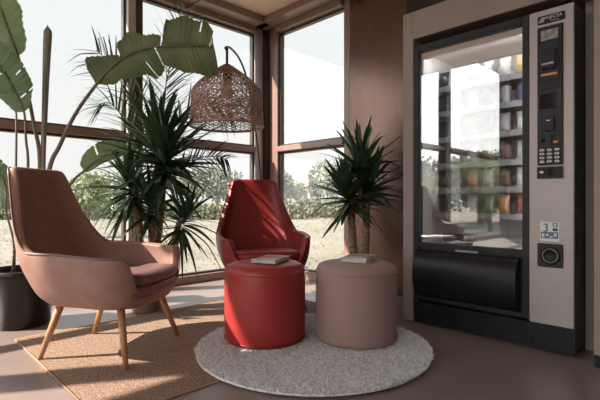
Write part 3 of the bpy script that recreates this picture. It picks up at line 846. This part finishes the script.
# snacks in the machine
def snack_mesh(w, h, dp):
    bm = B(); nx, nz = 10, 14; g = {}
    for sd in (1, -1):
        for i in range(nx + 1):
            for k in range(nz + 1):
                u, v = i / nx * 2 - 1, k / nz * 2 - 1
                bul = (max(0, 1 - abs(u) ** 2.5) * max(0, 1 - abs(v / .88) ** 2.2 if abs(v) < .88 else 0)) ** .6 * dp
                y = u * w * (1 - .06 * (1 - v * v)); z = (v + 1) / 2 * h
                g[sd, i, k] = bm.verts.new((sd * (bul + .0006), y, z))
        for i in range(nx):
            for k in range(nz): bm.faces.new((g[sd, i, k], g[sd, i + 1, k], g[sd, i + 1, k + 1], g[sd, i, k + 1]))
    bd = [(i, 0) for i in range(nx)] + [(nx, k) for k in range(nz)] + [(i, nz) for i in range(nx, 0, -1)] + [(0, k) for k in range(nz, 0, -1)]
    for (a, b_), (c, d) in zip(bd, bd[1:] + bd[:1]): bm.faces.new((g[1, a, b_], g[1, c, d], g[-1, c, d], g[-1, a, b_]))
    return bm
SC = {'yellow': (.70, .42, .05), 'red': (.50, .05, .04), 'blue': (.06, .13, .36), 'silver': (.55, .56, .58), 'white': (.74, .73, .70), 'black': (.02, .02, .024), 'brown': (.16, .075, .045), 'green': (.10, .26, .10), 'orange': (.70, .24, .05)}
SC = {k: tuple(x * .7 + sum(v) / 3 * .3 for x in v) for k, v in SC.items()}
SM = {k: pbr(k + ' wrapper', v, tuple(min(1, x * .55 + .12) for x in v) if k != 'black' else (.012, .012, .014), scale=16, rough=.28, lo=.38, hi=.46) for k, v in SC.items()}
snd = snack_mesh(.036, .125, .022)
ptd = None; smesh = {}
rows = [['black', 'yellow', 'brown', 'silver', 'white', 'yellow'],
        ['black', 'blue', 'silver', 'brown', 'silver', 'blue'],
        ['black', 'black', 'red', 'brown', 'silver', 'white'],
        ['black', 'black', 'silver', 'brown', 'brown', 'silver'],
        ['black', 'brown', 'orange', 'silver', 'brown', 'white'],
        ['black', 'blue', 'white', 'green', 'orange', 'red']]
ordw = ['top', 'second', 'third', 'fourth', 'fifth', 'lowest']
colw = ['at the left end', 'second from the left', 'third from the left', 'third from the right', 'second from the right', 'at the right end']
me0 = bpy.data.meshes.new('snack_bag'); snd.to_mesh(me0); snd.free()
for p in me0.polygons: p.use_smooth = True
for ri, r_ in enumerate(rows):
    for ci, cn in enumerate(r_):
        key = cn
        if ri == 1 and ci >= 4:
            o = thing('drink_can', '%s drink can on the second shelf of the vending machine, %s' % (cn, colw[ci]), 'can', (2.835, colsY[ci], SH[ri] + .002), 0, 'cans in the vending machine')
            obj('can_body', lathe(B(), [(0, .003), (.024, .003), (.026, 0), (.033, .010), (.033, .104), (.027, .116)], 28), SM[cn], o)
            obj('can_lid', lathe(B(), [(.027, .116), (.0275, .1185), (.025, .1185), (.024, .115), (0, .115)], 28), 'chrome', o)
            continue
        if key not in smesh:
            m_ = me0.copy(); m_.materials.clear(); m_.materials.append(SM[key]); smesh[key] = m_
        o = bpy.data.objects.new('snack_bag', smesh[key]); COL.objects.link(o)
        o.location = (2.81 + rnd.uniform(-.012, .015), colsY[ci] + rnd.uniform(-.004, .004), SH[ri] + .001)
        o.rotation_euler = (0, math.radians(rnd.uniform(0, 7)), math.radians(rnd.uniform(-10, 10)))
        tag(o, '%s snack packet on the %s shelf of the vending machine, %s' % (cn, ordw[ri], colw[ci]), 'snack', 'snacks in the vending machine')
# dark pouch that has dropped behind the glass
pb = snack_mesh(.11, .12, .04)
o = obj('fallen_pouch', pb, SM['black']); o.location = (2.74, 1.33, .47); o.rotation_euler = (0, math.radians(12), math.radians(8))
tag(o, 'wide dark pouch lying at the bottom behind the machine glass', 'snack')

# ------------------------------------------------------------------ outdoors
def plane_grid(x0, x1, y0, y1, z, n=2):
    bm = B(); bmesh.ops.create_grid(bm, x_segments=n, y_segments=n, size=.5)
    for v in bm.verts: v.co = Vector((lerp(x0, x1, v.co.x + .5), lerp(y0, y1, v.co.y + .5), z))
    return bm
m, nt, nd, lk = mat('field ground')
out = N(nt, 'ShaderNodeOutputMaterial'); b = N(nt, 'ShaderNodeBsdfPrincipled', Roughness=.95); lk.new(b.outputs[0], out.inputs[0])
tc = N(nt, 'ShaderNodeTexCoord')
n1 = N(nt, 'ShaderNodeTexNoise', Scale=.35, Detail=8, Roughness=.65); lk.new(tc.outputs['Object'], n1.inputs['Vector'])
n2 = N(nt, 'ShaderNodeTexNoise', Scale=6, Detail=6, Roughness=.7); lk.new(tc.outputs['Object'], n2.inputs['Vector'])
mx = N(nt, 'ShaderNodeMix', data_type='RGBA'); mx.inputs[0].default_value = .5
lk.new(ramp(nt, n1.outputs[0], [(.42, (.20, .182, .155)), (.60, (.115, .122, .08))]), mx.inputs[6])
lk.new(ramp(nt, n2.outputs[0], [(.3, (.135, .130, .103)), (.65, (.205, .186, .16))]), mx.inputs[7])
lk.new(mx.outputs[2], b.inputs['Base Color'])
M['field'] = m
g = structure('ground', plane_grid(-120, 160, -120, 200, -.13), 'field')
# kerb slab outside the glass
structure('terrace_outside', bx(XL, XW + .8, YW + .14, YW + .75, -.13, -.03), 'alu')
def far(px, d, z=-.13):
    q = at(px, 200, d); return Vector((q.x, q.y, z))
bm = B(); rr = random.Random(5)
for i in range(5000):
    px = rr.uniform(-60, 380); d = 5.2 + 20 * rr.random() ** 1.6
    p = far(px, d)
    if p.y < YW + .8 and p.x < XW + .9: continue
    h = rr.uniform(.008, .022) * (1 + d / 16); a = rr.random() * 6.28; w_ = .006 + d * .0009
    v = [bm.verts.new(p + Vector((math.cos(a) * w_, math.sin(a) * w_, 0))), bm.verts.new(p - Vector((math.cos(a) * w_, math.sin(a) * w_, 0))), bm.verts.new(p + Vector((rr.gauss(0, .03), rr.gauss(0, .03), h)))]
    bm.faces.new(v)
tag(obj('meadow_grass', bm, 'grass', None, 'raw'), 'dry meadow grass in the field outside the windows', 'grass', kind='stuff')
def tufts(bm, blobs, n, s, rr):
    tot = sum(r[0] * r[1] * r[2] for _, r in blobs)
    for c, r in blobs:
        k = int(n * r[0] * r[1] * r[2] / tot) + 8
        for i in range(k):
            d = Vector((rr.gauss(0, 1), rr.gauss(0, 1), rr.gauss(0, 1))).normalized() * rr.uniform(.45, 1.04)
            p = Vector(c) + Vector((d.x * r[0], d.y * r[1], d.z * r[2]))
            q = Euler((rr.uniform(0, 6.3), rr.uniform(0, 6.3), rr.uniform(0, 6.3))).to_matrix(); z = s * rr.uniform(.6, 1.4)
            vs = [bm.verts.new(p + q @ Vector(co) * z) for co in ((-.5, -.3, 0), (.5, -.35, 0.1), (.6, .3, 0), (-.1, .5, -.1))]
            bm.faces.new(vs)
    return bm
def tree(px, d, h, w, m, label, name='tree', trunkh=.3, seed=0, n=1500, world=None):
    rr = random.Random(seed); p = world if world is not None else far(px, d)
    t = thing(name, label, 'tree', p, 0, 'trees and bushes in the field')
    blobs = [((0, 0, h * .58), (w * .40, w * .40, h * .36))]
    for i in range(6):
        a = rr.random() * 6.28; q = rr.uniform(.2, .32) * w
        blobs.append(((math.cos(a) * q, math.sin(a) * q, h * rr.uniform(.38, .85)), (w * rr.uniform(.15, .24),) * 2 + (h * rr.uniform(.10, .16),)))
    obj('crown', tufts(B(), blobs, n, max(w, h) * .045, rr), m, t, 'raw')
    obj('trunk', tube(B(), [(0, 0, 0), (.02 * w, 0, h * .3), (0, .02 * w, h * .7)], [w * .035, w * .028, w * .012], 8), 'treebark', t)
    return t
tree(88, 11, 1.75, 1.25, 'tree_c', 'fresh green sapling in the field behind the taupe chair', seed=1, name='sapling')
tree(113, 24, 2.6, 2.4, 'tree_a', 'pale olive tree seen below the low leaf beside the dark plant', seed=2)
tree(196, 36, 4.2, 4.6, 'tree_a', 'hazy olive tree at the right of the dark plant', seed=3)
tree(217, 32, 3.6, 3.6, 'tree_b', 'rounded grey-green tree left of the red chair back', seed=4)
tree(234, 42, 3.3, 4.2, 'tree_a', 'low hazy tree just left of the red chair top', seed=6)
tree(283, 38, 3.7, 2.3, 'tree_b', 'slim grey-green tree just right of the corner post', seed=7)
tree(296, 44, 3.2, 3.0, 'tree_a', 'low pale tree left of the red-roofed house', seed=8)
tree(318, 40, 4.5, 2.2, 'tree_b', 'tall dark tree right of the red-roofed house', seed=9)
tree(332, 38, 4.6, 3.8, 'tree_a', 'broad hazy tree by the window edge behind the right yucca', seed=10)
tree(8, 26, 2.6, 3.6, 'tree_a', 'olive bushy tree beyond the window at far left', seed=12)
# greenery on the sun side, seen mirrored in the machine glass
for i, (x, y, h, w_, m_, lb_) in enumerate((
        (-5.2, 6.2, 1.35, 1.5, 'tree_c', 'bright green bush outside the tall entrance window'),
        (-7.6, 6.6, 1.9, 1.9, 'tree_a', 'olive bush mirrored in the middle of the machine glass'),
        (-9.0, 9.5, 2.6, 2.6, 'tree_b', 'grey-green tree outside beyond the entrance windows'),
        (-11.0, 7.0, 2.2, 2.6, 'tree_c', 'fresh green bush next to the small olive tree beyond the entrance windows'),
        (-6.4, 8.4, 2.2, 2.2, 'tree_b', 'dark green bush behind the bright green bush outside the entrance window'),
        (-8.0, 5.4, 1.5, 1.4, 'tree_c', 'light green bush nearest the far end of the entrance windows'),
        (-14.0, 8.0, 2.6, 3.4, 'tree_a', 'small olive tree farthest out beyond the entrance windows'))):
    tree(0, 0, h * 1.3, w_ * 1.3, m_, lb_, seed=40 + i, world=Vector((x, y, -.13)))
bm = B(); rr = random.Random(77)
blobs = []
for i in range(95):
    px = -40 + i * 4.4 + rr.uniform(-2, 2); d = rr.uniform(21, 27); p = far(px, d)
    hh = rr.uniform(.28, .58); blobs.append(((p.x, p.y, -.13 + hh * .8), (rr.uniform(.5, .9), rr.uniform(.5, .9), hh)))
tag(obj('shrubbery', tufts(bm, blobs, 15000, .16, rr), 'hedge', None, 'raw'), 'olive green hedge line across the far edge of the field', 'hedge', kind='stuff')
def house(px, d, w_, h, label):
    p = far(px, d); t = thing('house', label, 'house', p, YAW, 'houses beyond the field')
    obj('wall', bx(-w_ / 2, w_ / 2, 0, w_ * .7, 0, h), 'housewall', t, False)
    rf = B(); a = [rf.verts.new(v) for v in ((-w_ * .55, -.3, h), (w_ * .55, -.3, h), (w_ * .55, w_ * .75, h), (-w_ * .55, w_ * .75, h), (-w_ * .5, w_ * .35, h * 1.4), (w_ * .5, w_ * .35, h * 1.4))]
    for f in ((0, 1, 5, 4), (2, 3, 4, 5), (0, 4, 3), (1, 2, 5), (3, 2, 1, 0)): rf.faces.new([a[i] for i in f])
    obj('roof', rf, 'roof', t, False)
    for k in (-.28, .05, .3): obj('window', bx(k * w_ - .35, k * w_ + .35, -.04, .03, h * .35, h * .75), 'shutter', t, False)
house(304, 75, 4.4, 3.0, 'pale red-roofed house between the trees right of the red chair')
house(96, 60, 4.0, 2.4, 'small pale house behind the sapling near the taupe chair')

# ------------------------------------------------------------------ light
SUN = Vector((-.86, .51, 0)).normalized(); el = math.radians(41)
sd = Vector((SUN.x * math.cos(el), SUN.y * math.cos(el), math.sin(el)))
L = bpy.data.lights.new('sun', 'SUN'); L.energy = 14.0; L.angle = math.radians(.6); L.color = (1, .88, .74)
lo = bpy.data.objects.new('sun', L); COL.objects.link(lo); lo.rotation_euler = sd.to_track_quat('Z', 'Y').to_euler(); lo.location = (-6, 6, 6)
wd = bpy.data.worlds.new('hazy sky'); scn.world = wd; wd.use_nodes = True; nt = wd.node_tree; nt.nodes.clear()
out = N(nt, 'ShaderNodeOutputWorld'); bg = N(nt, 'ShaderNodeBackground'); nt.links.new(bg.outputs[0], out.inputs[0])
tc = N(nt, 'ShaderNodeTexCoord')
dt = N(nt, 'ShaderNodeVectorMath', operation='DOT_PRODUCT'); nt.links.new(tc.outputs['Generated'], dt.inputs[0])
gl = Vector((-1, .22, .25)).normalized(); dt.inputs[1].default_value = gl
mr = N(nt, 'ShaderNodeMapRange', interpolation_type='SMOOTHSTEP'); mr.inputs[1].default_value = .12; mr.inputs[2].default_value = .85; mr.inputs[3].default_value = .90; mr.inputs[4].default_value = 3.1  # sky outside the view made brighter as added fill light
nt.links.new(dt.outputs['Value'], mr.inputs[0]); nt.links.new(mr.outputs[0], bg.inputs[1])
sx = N(nt, 'ShaderNodeSeparateXYZ'); nt.links.new(tc.outputs['Generated'], sx.inputs[0])
nt.links.new(ramp(nt, sx.outputs[2], [(0.0, (.98, .975, .95)), (.22, (.955, .975, .965)), (.6, (.90, .96, .985))]), bg.inputs[0])

cam = bpy.data.cameras.new('camera'); co = bpy.data.objects.new('camera', cam); COL.objects.link(co)
cam.sensor_width = 36; cam.lens = FPX / 600 * 36; cam.clip_end = 500
co.location = (0, 0, EYE); co.rotation_euler = (PI / 2, 0, YAW); scn.camera = co
scn.view_settings.view_transform = 'Standard'; scn.view_settings.look = 'None'; scn.view_settings.gamma = 1; scn.view_settings.use_curve_mapping = False
scn.view_settings.exposure = 0.18
scn.cycles.max_bounces = 10; scn.cycles.transparent_max_bounces = 24; scn.cycles.use_denoising = True; scn.cycles.caustics_reflective = False; scn.cycles.caustics_refractive = False
